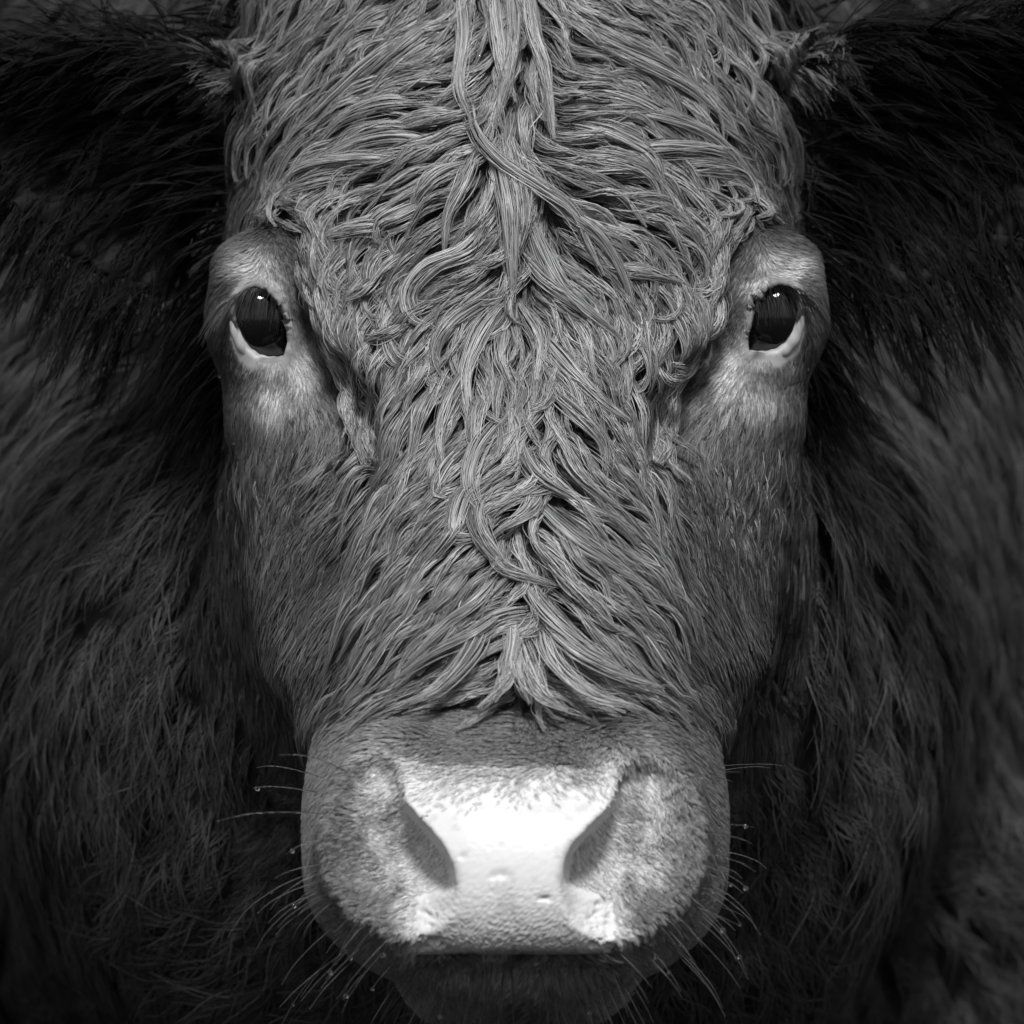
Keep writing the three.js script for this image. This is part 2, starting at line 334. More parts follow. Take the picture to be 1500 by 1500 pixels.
{
  const seen = new Uint8Array(NV), shared = new Uint8Array(NV); for (const v of bodyTri) shared[v] = 1;
  for (const v of padTri) {
    if (seen[v]) continue; seen[v] = 1;
    const x = pos[v * 3], y = pos[v * 3 + 1], z = pos[v * 3 + 2], px = PX(x, z), py = PY(y, z);
    if (shared[v]) continue;
    const low = sstep(1255, 1372, py), wx = px + 5 * noise3(px * 0.05, py * 0.05, 1), wy = py + 4 * noise3(px * 0.05, py * 0.05, 7);
    const lean = (px - 752) * 0.35, [a, b] = cellDist(wx / 11, (wy + Math.abs(lean) * 0.5) / mix(7, 5, sstep(1350, 1390, py)));
    let h = (0.22 + 0.78 * low) * (0.00038 * (sstep(0, 0.4, b - a) - 0.6)) + 0.00012 * noise3(px * 0.25, py * 0.25, 2) * (0.35 + low);
    h -= 0.0006 * Math.exp(-(((px - 752 - 2 * noise3(py * 0.03, 1, 1)) / 3.2) ** 2)) * sstep(1318, 1340, py);
    let pit = 0; for (const [qx, qy, r, g] of pores) { const d2 = ((px - qx) / r) ** 2 + ((py - qy) / (r > 7 ? r * 0.45 : r * 0.8)) ** 2; if (d2 < 4) pit = Math.max(pit, g * Math.exp(-d2)); }
    h -= 0.0019 * pit;
    pos[v * 3] += nor[v * 3] * h; pos[v * 3 + 1] += nor[v * 3 + 1] * h; pos[v * 3 + 2] += nor[v * 3 + 2] * h;
  }
}
nor = vertexNormals(pos, tri);

// ------------------------------------------------------------------ coat markings (base colours, linear grey)
const near = (px, py, x, y, rx, ry) => Math.exp(-(((px - x) / rx) ** 2 + ((py - y) / ry) ** 2));
function pale(px, py) {                              // 0 dark coat .. 1 pale skin and velvet round nose and eyes, with an uneven grown edge
  const j = 14 * noise3(px * 0.03, py * 0.03, 4) + 7 * noise3(px * 0.11, py * 0.11, 8); px += j; py += j * 0.8;
  const q = Math.abs(px - 752);
  let v = sstep(1100, 1168, py + 26 * sstep(90, 170, q)) * sstep(178, 150, q) * sstep(1400, 1380, py);       // bridge and pad
  v = Math.max(v, near(q, py, 190, 1150, 27, 48), near(q, py, 198, 1208, 28, 58), near(q, py, 178, 1268, 34, 24), near(q, py, 122, 1303, 42, 15));
  return v;
}
const eyePale = (px, py) => {
  const j = 7 * noise3(px * 0.05, py * 0.05, 14), q = Math.abs(px - 757) + j; py += j;
  return Math.max(near(q, py, 392, 392, 32, 22), 0.8 * near(q, py, 355, 420, 24, 26), near(q, py, 318, 548, 20, 34), 0.75 * near(q, py, 352, 585, 40, 26), 0.7 * near(q, py, 335, 500, 13, 30), 0.8 * near(q, py, 365, 535, 36, 13));
};
function skinTone(x, y, z) {
  const px = PX(x, z), py = PY(y, z);
  if (z < -0.2 || z < -0.06 && Math.abs(x) > 0.135) return 0.004;
  let c = 0.03;
  if (z > 0.06) c = mix(c, 0.10, sstep(1060, 1090, py));
  const p = z > 0.1 ? pale(px, py) : 0; c = mix(c, 0.45, p);
  if (z > -0.12 && z < 0.06) c = mix(c, 0.40, clamp(eyePale(px, py), 0, 1));
  for (const k of [0, 1]) if (Math.hypot(x - eyes[k].c[0], y - eyes[k].c[1], z - eyes[k].c[2]) < 0.034) { c = mix(c, 0.42, sstep(0.0030, 0.0006, chain(x, y, z, lidLow[k]))); c = mix(c, 0.22, sstep(0.0022, 0.0004, chain(x, y, z, lidTop[k]))); }
  return c;
}
const matSkin = new THREE.MeshPhysicalMaterial({ color: 0xffffff, vertexColors: true, roughness: 0.75, specularIntensity: 0.5 });
const matPad = new THREE.MeshPhysicalMaterial({ color: 0xffffff, vertexColors: true, roughness: 0.48, specularIntensity: 0.7, clearcoat: 0.12, clearcoatRoughness: 0.3 });

// ------------------------------------------------------------------ the animal and its parts
const cow = new THREE.Group(); cow.name = 'cow'; scene.add(cow);
cow.userData = { label: 'shaggy dark cow with wet curly forehead and pale nose facing the viewer', category: 'cow' };
function part(name, geometry, material, parent = cow, extra) {
  const m = new THREE.Mesh(geometry, material); m.name = name; if (parent === cow) m.position.y = HY; m.castShadow = m.receiveShadow = true; parent.add(m);
  if (extra) Object.assign(m.userData, extra); return m;
}
function compact(t, tone) {
  const map = new Int32Array(NV).fill(-1), p = [], n = [], c = [], idx = new Uint32Array(t.length); let k = 0;
  t.forEach((v, i) => { if (map[v] < 0) { map[v] = k++; for (let m = 0; m < 3; m++) { p.push(pos[v * 3 + m]); n.push(nor[v * 3 + m]); } const g = tone(v); c.push(g, g, g); } idx[i] = map[v]; });
  const g = new THREE.BufferGeometry(); g.setAttribute('position', new THREE.Float32BufferAttribute(p, 3)); g.setAttribute('normal', new THREE.Float32BufferAttribute(n, 3)); g.setAttribute('color', new THREE.Float32BufferAttribute(c, 3)); g.setIndex(new THREE.BufferAttribute(idx, 1));
  return g;
}
part('body', compact(bodyTri, (v) => skinTone(pos[v * 3], pos[v * 3 + 1], pos[v * 3 + 2])), matSkin);
part('nose_pad', compact(padTri, (v) => {
  const x = pos[v * 3], y = pos[v * 3 + 1], z = pos[v * 3 + 2], px = PX(x, z), py = PY(y, z);
  const speck = sstep(0.35, 0.8, noise3(px * 0.06, py * 0.06, 21) + 0.4 * noise3(px * 0.25, py * 0.25, 22));
  return mix(0.40, mix(0.49, 0.41, speck), pale(px, py));
}), matPad, cow, { label: 'bare pale nose pad with pebbled lower half' });

const eyeGeo = new THREE.SphereGeometry(EYER, 48, 32);
const matEye = new THREE.MeshPhysicalMaterial({ color: new THREE.Color().setRGB(0.0015, 0.0015, 0.0015), roughness: 0.03, ior: 1.62 });
const eyeMesh = eyes.map((e) => { const m = part('eye', eyeGeo, matEye); m.position.set(e.c[0], e.c[1] + HY, e.c[2]); return m; });
eyes.forEach((e, k) => { const m = part('tear_duct', new THREE.SphereGeometry(0.0085, 24, 16), new THREE.MeshPhysicalMaterial({ color: new THREE.Color().setRGB(0.012, 0.012, 0.012), roughness: 0.25 }), eyeMesh[k]); m.position.set(...[0, 1, 2].map((i) => (e.hits[8][i] - e.c[i]) * 0.6)); });

// ------------------------------------------------------------------ hair
const matHair = new THREE.MeshPhysicalMaterial({ color: 0xffffff, vertexColors: true, roughness: 0.34, specularIntensity: 1, side: THREE.DoubleSide });
const matFur = new THREE.MeshPhysicalMaterial({ color: 0xffffff, vertexColors: true, roughness: 0.5, specularIntensity: 0.7, side: THREE.DoubleSide });
// lie of the coat in the photo: column, row (left half, mirrored), direction
const lie = [
  [752, 0, 0, 1], [752, 150, 0, 1], [752, 300, 0, 1], [752, 450, 0, 1], [752, 600, 0, 1], [752, 800, 0, 1], [752, 1000, 0, 1], [752, 900, 0, 1], [742, 1045, -0.6, 0.8], [700, 1010, -0.75, 0.65], [735, 960, -0.15, 1], [722, 900, -0.25, 0.97],
  [690, 60, -0.5, 0.85], [640, 60, -0.92, 0.4], [560, 60, -0.85, 0.5], [450, 100, -0.5, 0.85], [380, 120, -0.5, 0.85], [420, 20, -0.5, 0.85], [320, 200, -0.25, 0.95],
  [650, 160, -1, 0.12], [560, 170, -0.97, 0.25], [480, 180, -0.9, 0.45], [400, 200, -0.8, 0.6], [640, 260, -0.95, 0.35], [550, 270, -0.97, 0.2], [450, 270, -0.95, 0.25],
  [600, 340, -0.8, 0.6], [500, 350, -0.75, 0.6], [420, 330, 0.25, 0.95], [400, 390, 0.5, 0.87], [450, 450, 0.5, 0.87], [480, 540, 0.5, 0.85], [520, 470, 0.1, 1], [560, 420, -0.45, 0.9],
  [640, 400, -0.65, 0.75], [700, 470, -0.3, 0.95], [620, 560, -0.35, 0.93], [560, 540, -0.3, 0.9], [680, 650, -0.25, 0.97], [600, 700, -0.45, 0.9], [700, 800, -0.3, 0.95], [650, 860, -0.5, 0.87], [560, 850, -0.6, 0.8],
  [600, 960, -0.8, 0.6], [690, 950, -0.45, 0.9], [550, 1035, -0.95, 0.3], [660, 1030, -0.75, 0.65], [720, 1035, -0.35, 0.9],
  [530, 650, 0.1, 1], [480, 700, -0.3, 0.95], [400, 700, 0.03, 1], [350, 700, 0.05, 1], [450, 850, -0.45, 0.9], [390, 880, -0.3, 0.95], [430, 980, -0.4, 0.9], [470, 1050, -0.55, 0.83], [400, 600, 0.1, 1], [340, 560, 0, 1],
  [350, 300, 0.05, 1], [320, 400, -0.95, 0.2], [345, 395, -0.95, 0.0], [372, 392, -0.6, 0.2], [405, 425, 0.45, 0.9], [425, 470, 0.4, 0.9], [330, 450, -0.5, 0.85],
  [520, 1130, -0.65, 0.6], [470, 1200, -0.85, 0.5], [480, 1300, -0.75, 0.65], [560, 1340, -0.5, 0.85], [560, 1400, -0.4, 0.9], [650, 1120, -0.35, 0.9], [700, 1420, -0.1, 1], [752, 1120, 0, 1], [752, 1440, 0, 1], [545, 1200, -0.6, 0.5],
];
function flow(px, py) {
  let q = px - 752, s = q > 0 ? -1 : 1, x = 0, y = 0; const lx = 752 - Math.abs(q);
  for (const l of lie) { const d2 = (lx - l[0]) ** 2 + (py - l[1]) ** 2, w = 1 / (d2 * d2 + 2e5); x += l[2] * w; y += l[3] * w; }
  const a = Math.atan2(y, x * s) + 0.95 * noise3(px * 0.014, py * 0.011, 43) * Math.exp(-((q / 55) ** 2)) * sstep(380, 480, py) + 0.38 * noise3(px * 0.009, py * 0.009, 31) + 0.22 * noise3(px * 0.025, py * 0.025, 37);
  return [Math.cos(a), Math.sin(a)];
}
const v3 = (a, b) => [a[0] + b[0], a[1] + b[1], a[2] + b[2]];
const cross = (a, b) => [a[1] * b[2] - a[2] * b[1], a[2] * b[0] - a[0] * b[2], a[0] * b[1] - a[1] * b[0]];
const unit = (a) => { const l = Math.hypot(a[0], a[1], a[2]) || 1; return [a[0] / l, a[1] / l, a[2] / l]; };

class Strands {                                      // collects hair ribbons
  constructor() { this.p = []; this.n = []; this.c = []; this.i = []; }
  ribbon(pts, nrm, w0, tone, taper = 0.35, twist = 0) {
    const b = this.p.length / 3, n = pts.length;
    for (let k = 0; k < n; k++) {
      const a = pts[Math.max(0, k - 1)], c = pts[Math.min(n - 1, k + 1)], t = unit([c[0] - a[0], c[1] - a[1], c[2] - a[2]]);
      let s = unit(cross(t, nrm[k])); const m = cross(s, t), ct = Math.cos(twist), st = Math.sin(twist);
      const S = [s[0] * ct + m[0] * st, s[1] * ct + m[1] * st, s[2] * ct + m[2] * st], M = [m[0] * ct - s[0] * st, m[1] * ct - s[1] * st, m[2] * ct - s[2] * st];
      const f = k / (n - 1), w = w0 * (1 - (1 - taper) * f ** 2.5) * (0.35 + 0.65 * Math.min(1, f * 5)) / 2;
      for (const e of [-1, 1]) { this.p.push(pts[k][0] + S[0] * w * e, pts[k][1] + S[1] * w * e, pts[k][2] + S[2] * w * e); const q = unit([M[0] + S[0] * e * 0.75, M[1] + S[1] * e * 0.75, M[2] + S[2] * e * 0.75]); this.n.push(q[0], q[1], q[2]); this.c.push(tone, tone, tone); }
      if (k) { const o = b + k * 2; this.i.push(o - 2, o - 1, o, o - 1, o + 1, o); }
    }
  }
  geometry(colored = true) {
    const g = new THREE.BufferGeometry(); g.setAttribute('position', new THREE.Float32BufferAttribute(this.p, 3)); g.setAttribute('normal', new THREE.Float32BufferAttribute(this.n, 3));
    if (colored) g.setAttribute('color', new THREE.Float32BufferAttribute(this.c, 3)); g.setIndex(this.i); return g;
  }
}
// guide line of a lock that starts at a skin point and follows the lie
function trace(root, len, steps, lift, curl, wob) {
  const p = root.slice(), pts = [], nrm = []; toLevel(p, 0.001, 2); pts.push(p.slice()); nrm.push(G.slice(0, 3));
  const ph = rr(0, 6.28), fr = rr(0.7, 1.3);
  for (let k = 1; k < steps; k++) {
    const f = k / (steps - 1), px = PX(p[0], p[2]), py = PY(p[1], p[2]), [dx, dy] = flow(px, py), a = curl * (f - 0.25) * 2 * f + wob * Math.sin(ph + f * 6.28 * fr), ca = Math.cos(a), sa = Math.sin(a);
    let d = [dx * ca - dy * sa, -(dx * sa + dy * ca), 0]; const n = nrm[k - 1], dn = d[0] * n[0] + d[1] * n[1]; d = unit([d[0] - n[0] * dn, d[1] - n[1] * dn, -n[2] * dn]);
    const st = len / (steps - 1); p[0] += d[0] * st; p[1] += d[1] * st; p[2] += d[2] * st;
    toLevel(p, 0.001 + lift * Math.sin(Math.min(1, f * 1.6) * Math.PI / 2) * (1 - 0.45 * f * f), 2);
    pts.push(p.slice()); nrm.push(G.slice(0, 3));
  }
  return { pts, nrm };
}
// guide drawn through photo points, laid on the skin
function drawn(list, steps, lift) {
  const c = new THREE.CatmullRomCurve3(list.map(([a, b]) => new THREE.Vector3(a, b, 0))), pts = [], nrm = [];
  let z = 0;
  for (let k = 0; k < steps; k++) {
    const f = k / (steps - 1), q = c.getPoint(f); let p;
    const h = 0.0005 + (0.003 + lift) * Math.sin(Math.min(1, f * 2.2) * Math.PI / 2) * (1 - 0.4 * f * f);
    z = 0.25; for (let it = 0; it < 60; it++) { const d = sdf(U(q.x, z), V(q.y, z), z) - h; if (d < 0.0003) break; z -= d * 0.7; }
    p = [U(q.x, z), V(q.y, z), z]; gradAt(p[0], p[1], p[2], 0.003, G); pts.push(p); nrm.push(G.slice(0, 3));
  }
  return { pts, nrm };
}
// fills a guide with hairs: a wet lock that is widest after the root and gathers to a tip
function fillLock(S, g, hairs, width, thick, tone, hw, o = {}) {
  const n = g.pts.length, { gather = 1.6, frizz = 0.0006, root = 0.6, loose = 0.05 } = o, bend = gauss() * 0.35;
  for (let h = 0; h < hairs; h++) {
    const a = clamp(gauss(), -1.2, 1.2), b = rnd(), start = rnd() < 0.6 ? Math.floor(rnd() * n * 0.35) : 0, end = n - Math.floor(Math.abs(gauss()) * n * 0.22), fly = rnd() < loose ? 3.5 : 1;
    if (end - start < 4) continue;
    const ph = rr(0, 6.28), pts = [], nrm = [], fz = frizz * fly;
    for (let k = start; k < end; k++) {
      const f = k / (n - 1), c = g.pts[Math.max(0, k - 1)], d = g.pts[Math.min(n - 1, k + 1)], t = unit([d[0] - c[0], d[1] - c[1], d[2] - c[2]]), N = g.nrm[k], s = unit(cross(t, N));
      const env = mix(root, 1, sstep(0, 0.3, f)) * (1 - 0.9 * Math.pow(f, gather)), w = (a + bend * Math.sin(f * 3)) * width * 0.5 * env + fz * Math.sin(ph + f * 9), u = thick * b * Math.sqrt(Math.max(0, 1 - a * a * 0.6)) * (0.3 + 0.7 * env) + fz * 0.6 * Math.cos(ph * 1.7 + f * 7);
      pts.push([g.pts[k][0] + s[0] * w + N[0] * u, g.pts[k][1] + s[1] * w + N[1] * u, g.pts[k][2] + s[2] * w + N[2] * u]);
      nrm.push(unit([N[0] + s[0] * a * 0.7, N[1] + s[1] * a * 0.7, N[2] + s[2] * a * 0.7]));
    }
    S.ribbon(pts, nrm, hw * rr(0.7, 1.25), tone * rr(0.35, 1.55), 0.3, gauss() * 0.5);
  }
}
// random skin points, spread by area, of head triangles
const headT = [], cum = []; let total = 0;
for (let i = 0; i < tri.length; i += 3) {
  const a = tri[i] * 3, b = tri[i + 1] * 3, c = tri[i + 2] * 3; if (pos[a + 2] < -0.2 || nor[a + 2] < -0.35) continue;
  const u = [pos[b] - pos[a], pos[b + 1] - pos[a + 1], pos[b + 2] - pos[a + 2]], w = [pos[c] - pos[a], pos[c + 1] - pos[a + 1], pos[c + 2] - pos[a + 2]], k = cross(u, w), ar = Math.hypot(...k) / 2;
  total += ar; headT.push(i); cum.push(total);
}
function skinPoint(T = headT, Cm = cum) {
  const r = rnd() * Cm[Cm.length - 1]; let lo = 0, hi = Cm.length - 1; while (lo < hi) { const m = (lo + hi) >> 1; if (Cm[m] < r) lo = m + 1; else hi = m; }
  const i = T[lo]; let u = rnd(), w = rnd(); if (u + w > 1) { u = 1 - u; w = 1 - w; }
  const a = tri[i] * 3, b = tri[i + 1] * 3, c = tri[i + 2] * 3, at = (A, m) => A[a + m] * (1 - u - w) + A[b + m] * u + A[c + m] * w;
  return { p: [at(pos, 0), at(pos, 1), at(pos, 2)], n: unit([at(nor, 0), at(nor, 1), at(nor, 2)]) };
}
function sampler(ok) {
  const T = [], Cm = []; let t = 0;
  for (let i = 0; i < tri.length; i += 3) {
    const a = tri[i] * 3, b = tri[i + 1] * 3, c = tri[i + 2] * 3; if (!ok(pos[a], pos[a + 1], pos[a + 2], nor[a + 2])) continue;
    t += Math.hypot(...cross([pos[b] - pos[a], pos[b + 1] - pos[a + 1], pos[b + 2] - pos[a + 2]], [pos[c] - pos[a], pos[c + 1] - pos[a + 1], pos[c + 2] - pos[a + 2]])) / 2; T.push(i); Cm.push(t);
  }
  return () => skinPoint(T, Cm);
}
// where the long coat grows: 1 forehead and bridge .. 0 short coat
function longCoat(px, py) {
  const q = Math.abs(px - 752); if (py > 1058) return 0;
  const w = py < 150 ? 390 : py < 330 ? mix(390, 345, (py - 150) / 180) : py < 560 ? mix(345, 225, (py - 330) / 230) : py < 700 ? mix(225, 190, (py - 560) / 140) : py < 1000 ? mix(190, 180, (py - 700) / 300) : 190;
  return sstep(w + 25, w - 35, q + 18 * noise3(px * 0.02, py * 0.02, 41)) * sstep(1040, 1022, py + 8 * noise3(px * 0.05, 1, 3));
}
const inEye = (px, py, m) => Math.min(((px - 384) / (46 + m)) ** 2 + ((py - 473) / (56 + m)) ** 2, ((px - 1131) / (46 + m)) ** 2 + ((py - 468) / (56 + m)) ** 2) < 1;
const FORE = 0.21;
{
  // locks drawn after the photo
  const art = [
    [[672, -40], [680, 50], [674, 130], [690, 180]], [[722, -40], [728, 50], [738, 110], [756, 150]], [[770, -40], [784, 50], [800, 110], [812, 205]], [[745, -40], [750, 40], [742, 120], [725, 190]],
    [[692, 120], [697, 190], [730, 235], [790, 275], [840, 312], [862, 360], [884, 405]], [[722, 200], [738, 290], [746, 370], [752, 445]], [[735, 180], [760, 250], [768, 320], [748, 400]], [[705, 205], [682, 270], [660, 312], [650, 372]],
    [[735, 300], [675, 366], [622, 392], [594, 432], [603, 468], [642, 483]], [[745, 315], [690, 372], [640, 396], [606, 436], [618, 470]], [[775, 262], [840, 318], [880, 350], [915, 410], [930, 470]], [[768, 300], [800, 372], [830, 425], [888, 478], [938, 522]], [[757, 360], [800, 415], [850, 452], [905, 492]],
    [[655, 285], [590, 312], [556, 330], [553, 352], [566, 362]], [[700, 235], [640, 262], [612, 290], [602, 322]], [[600, 288], [545, 335], [506, 386]], [[650, 20], [570, 80], [505, 140]], [[620, 40], [550, 90], [470, 160], [420, 210]], [[640, 150], [560, 158], [500, 182], [465, 215]],
    [[655, 210], [580, 205], [510, 222], [440, 262], [402, 305]], [[600, 235], [520, 235], [440, 250], [405, 290]], [[560, 250], [490, 255], [430, 275], [400, 300]], [[590, 330], [520, 335], [470, 350]],
    [[835, 180], [900, 195], [960, 232], [974, 310]], [[838, 230], [900, 236], [955, 262], [976, 325]], [[840, 130], [920, 145], [1000, 190], [1060, 245]], [[850, 60], [930, 90], [1010, 130], [1080, 200]], [[880, 160], [960, 170], [1040, 200], [1100, 265], [1112, 300]], [[900, 230], [980, 215], [1060, 225], [1108, 270]], [[820, 20], [900, 60], [980, 100], [1060, 160]], [[960, 250], [1030, 240], [1090, 255], [1112, 295]],
    [[750, 430], [705, 490], [682, 560], [690, 630]], [[745, 420], [660, 480], [640, 520], [650, 560]], [[758, 440], [792, 500], [782, 580]], [[740, 470], [735, 530], [760, 590]], [[770, 460], [830, 540], [880, 590], [940, 630]], [[790, 560], [850, 610], [885, 650], [888, 700]], [[745, 600], [700, 660], [690, 720], [722, 775]], [[760, 640], [790, 700], [860, 742]],
    [[705, 690], [668, 740], [665, 790], [720, 784]], [[720, 700], [698, 762], [722, 812], [772, 858]], [[735, 790], [730, 830], [770, 850], [820, 862]], [[690, 640], [645, 700], [640, 728], [660, 733]], [[770, 720], [840, 790], [900, 830], [960, 870]], [[740, 830], [700, 880], [650, 920], [590, 980]], [[760, 840], [800, 900], [870, 960], [940, 1000]], [[755, 880], [700, 930], [640, 960], [560, 1010]], [[770, 880], [830, 950], [900, 990], [970, 1010]],
    [[752, 890], [748, 955], [735, 1005], [700, 1040]], [[760, 920], [770, 980], [792, 1020], [832, 1042]], [[748, 950], [742, 990], [724, 1030]], [[760, 950], [764, 990], [776, 1032]], [[790, 900], [815, 970], [870, 1020], [930, 1038]], [[715, 890], [690, 960], [640, 1015], [590, 1035]],
    [[700, 520], [660, 570], [640, 640], [650, 690]], [[800, 520], [840, 570], [860, 640]], [[720, 560], [700, 620], [700, 690]], [[820, 640], [850, 700], [910, 750]], [[690, 740], [650, 800], [600, 850]], [[810, 760], [850, 830], [920, 880]], [[690, 830], [650, 880], [600, 920]], [[800, 820], [850, 880], [910, 930]],
    [[560, 400], [530, 430], [500, 440]], [[600, 470], [560, 490], [530, 500]], [[880, 390], [950, 402], [1010, 420]], [[950, 520], [980, 555], [1010, 545], [1025, 510]], [[640, 560], [615, 620], [600, 690]], [[600, 590], [570, 650], [560, 700]],
  ];
  const big = [];
  art.forEach((l, i) => { const S = new Strands(), g = drawn(l, 20, 0.006 + 0.003 * rnd()); fillLock(S, g, 62, rr(0.007, 0.011), 0.004, FORE * rr(0.85, 1.3), 0.0004, { gather: 2.2, root: 0.45, frizz: 0.0005 }); big.push(S); });
  // locks that follow the lie, on a jittered spread; the largest are parts of their own
  const placed = [], coat = new Strands(), locks = [];
  for (let tries = 0; tries < 60000 && locks.length < 1450; tries++) {
    const { p } = skinPoint(), px = PX(p[0], p[2]), py = PY(p[1], p[2]); if (px < 250 || px > 1260) continue;
    const lc = longCoat(px, py); if (lc < 0.5 || inEye(px, py, 40)) continue;
    const gap = mix(15, 17, sstep(500, 250, py)) ** 2; if (placed.some((q) => (q[0] - px) ** 2 + (q[1] - py) ** 2 < gap)) continue;
    placed.push([px, py]); locks.push([p, px, py]);
  }
  locks.sort((a, b) => b[2] - a[2]);                 // lower ones first: upper locks overlap them
  let own = 0;
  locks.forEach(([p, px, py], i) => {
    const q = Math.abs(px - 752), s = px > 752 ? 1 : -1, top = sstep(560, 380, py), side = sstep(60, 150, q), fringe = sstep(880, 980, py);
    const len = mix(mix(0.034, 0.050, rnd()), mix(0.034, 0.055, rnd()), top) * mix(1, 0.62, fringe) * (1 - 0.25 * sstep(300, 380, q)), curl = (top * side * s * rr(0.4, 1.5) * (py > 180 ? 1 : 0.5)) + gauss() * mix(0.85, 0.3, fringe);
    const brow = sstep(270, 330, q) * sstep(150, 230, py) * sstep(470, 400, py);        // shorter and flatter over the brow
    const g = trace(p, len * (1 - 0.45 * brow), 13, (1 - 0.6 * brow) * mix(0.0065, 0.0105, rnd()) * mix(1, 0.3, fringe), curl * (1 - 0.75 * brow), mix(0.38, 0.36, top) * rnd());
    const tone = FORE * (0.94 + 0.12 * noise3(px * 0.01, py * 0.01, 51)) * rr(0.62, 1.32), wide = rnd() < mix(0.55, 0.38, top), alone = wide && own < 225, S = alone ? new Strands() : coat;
    fillLock(S, g, wide ? 40 : 28, wide ? rr(0.0055, 0.0098) : rr(0.0025, 0.0055), 0.0028, tone * (1 - 0.6 * sstep(250, 390, q + 30 * gauss()) * sstep(460, 260, py)), 0.00037, { frizz: 0.00055, loose: 0.12 });  // darker toward the temples: side shade painted into the lock tone, jittered per lock
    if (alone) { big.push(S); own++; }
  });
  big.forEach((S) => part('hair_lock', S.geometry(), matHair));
  // undercoat
  for (let i = 0; i < 4200; i++) {
    const { p } = skinPoint(), px = PX(p[0], p[2]), py = PY(p[1], p[2]); if (longCoat(px, py) < rnd() * 0.8 + 0.1 || inEye(px, py, 30)) continue;
    const g = trace(p, rr(0.012, 0.02), 6, 0.0022, gauss() * 0.5, 0.1); fillLock(coat, g, 5, 0.003, 0.001, FORE * rr(0.2, 0.5), 0.00045, { frizz: 0.0004 });
  }
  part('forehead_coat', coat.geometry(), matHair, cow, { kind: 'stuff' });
  console.log('locks', locks.length, 'own', big.length, 'coat triangles', coat.i.length / 3);
}
// cheeks: shaggy small locks over the short coat
{
  const S = new Strands(), spot = sampler((x, y, z, nz) => z > -0.13 && nz > -0.3 && y < V(600, 0) && y > V(1075, 0.1) && Math.abs(x) > 0.03);
  for (let i = 0, n = 0; i < 9000 && n < 1500; i++) {
    const { p } = spot(), px = PX(p[0], p[2]), py = PY(p[1], p[2]), q = Math.abs(px - 752); if (longCoat(px, py) > 0.4 || py < 640 + 60 * rnd() || py > 1040 || p[2] > 0.09) continue; n++;
    const g = trace(p, rr(0.014, 0.026), 8, rr(0.002, 0.0045), gauss() * 0.5, 0.2 * rnd());
    fillLock(S, g, 9, rr(0.0015, 0.0035), 0.0012, 0.062 * rr(0.5, 1.6), 0.00036, { frizz: 0.0004, loose: 0.12 });
  }
  part('cheek_coat', S.geometry(), matHair, cow, { kind: 'stuff' });
}
// short coat: little tufts set by instances
function tuft(hairs, spread, w, segs, arch, wave) {   // grows along +y (length 1 = scale), face +z
  const S = new Strands();
  for (let h = 0; h < hairs; h++) {
    const rx = gauss() * spread, l = rr(0.7, 1.1), ph = rr(0, 6.28), b = gauss() * wave, pts = [], nrm = [], st = rr(-0.2, 0.1);
    for (let k = 0; k <= segs; k++) { const f = k / segs; pts.push([rx * (1 - 0.55 * f) + b * f * f + wave * 0.25 * Math.sin(ph + f * 5), st + f * l, arch * Math.sin(f * 2.6) + gauss() * 0.002]); nrm.push([clamp(rx / spread, -1, 1) * 0.5, 0, 1]); }
    S.ribbon(pts, nrm, w * rr(0.75, 1.25), rr(0.45, 1.55), 0.3, gauss() * 0.4);
  }
  return S.geometry();
}
const M4 = new THREE.Matrix4(), col = new THREE.Color();
function setTufts(name, geos, list, mat) {           // list of {p, d, n, len, tone}
  geos.forEach((g, k) => {
    const mine = list.filter((_, i) => i % geos.length === k), im = new THREE.InstancedMesh(g, mat, mine.length); im.name = name; im.position.y = HY; im.castShadow = im.receiveShadow = true; im.userData.kind = 'stuff';
    mine.forEach((q, i) => {
      const s = unit(cross(q.d, q.n)), m = cross(s, q.d), L = q.len;
      M4.set(s[0] * L, q.d[0] * L, m[0] * L, q.p[0], s[1] * L, q.d[1] * L, m[1] * L, q.p[1], s[2] * L, q.d[2] * L, m[2] * L, q.p[2], 0, 0, 0, 1); im.setMatrixAt(i, M4); im.setColorAt(i, col.setRGB(q.tone, q.tone, q.tone));
    });
    cow.add(im);
  });
}
const lay = (p, n, dx, dy, rise, jit) => { const a = Math.atan2(dy, dx) + gauss() * jit; let d = [Math.cos(a), -Math.sin(a), 0]; const k = d[0] * n[0] + d[1] * n[1]; d = unit([d[0] - n[0] * k, d[1] - n[1] * k, -n[2] * k]); return unit([d[0] + n[0] * rise, d[1] + n[1] * rise, d[2] + n[2] * rise]); };
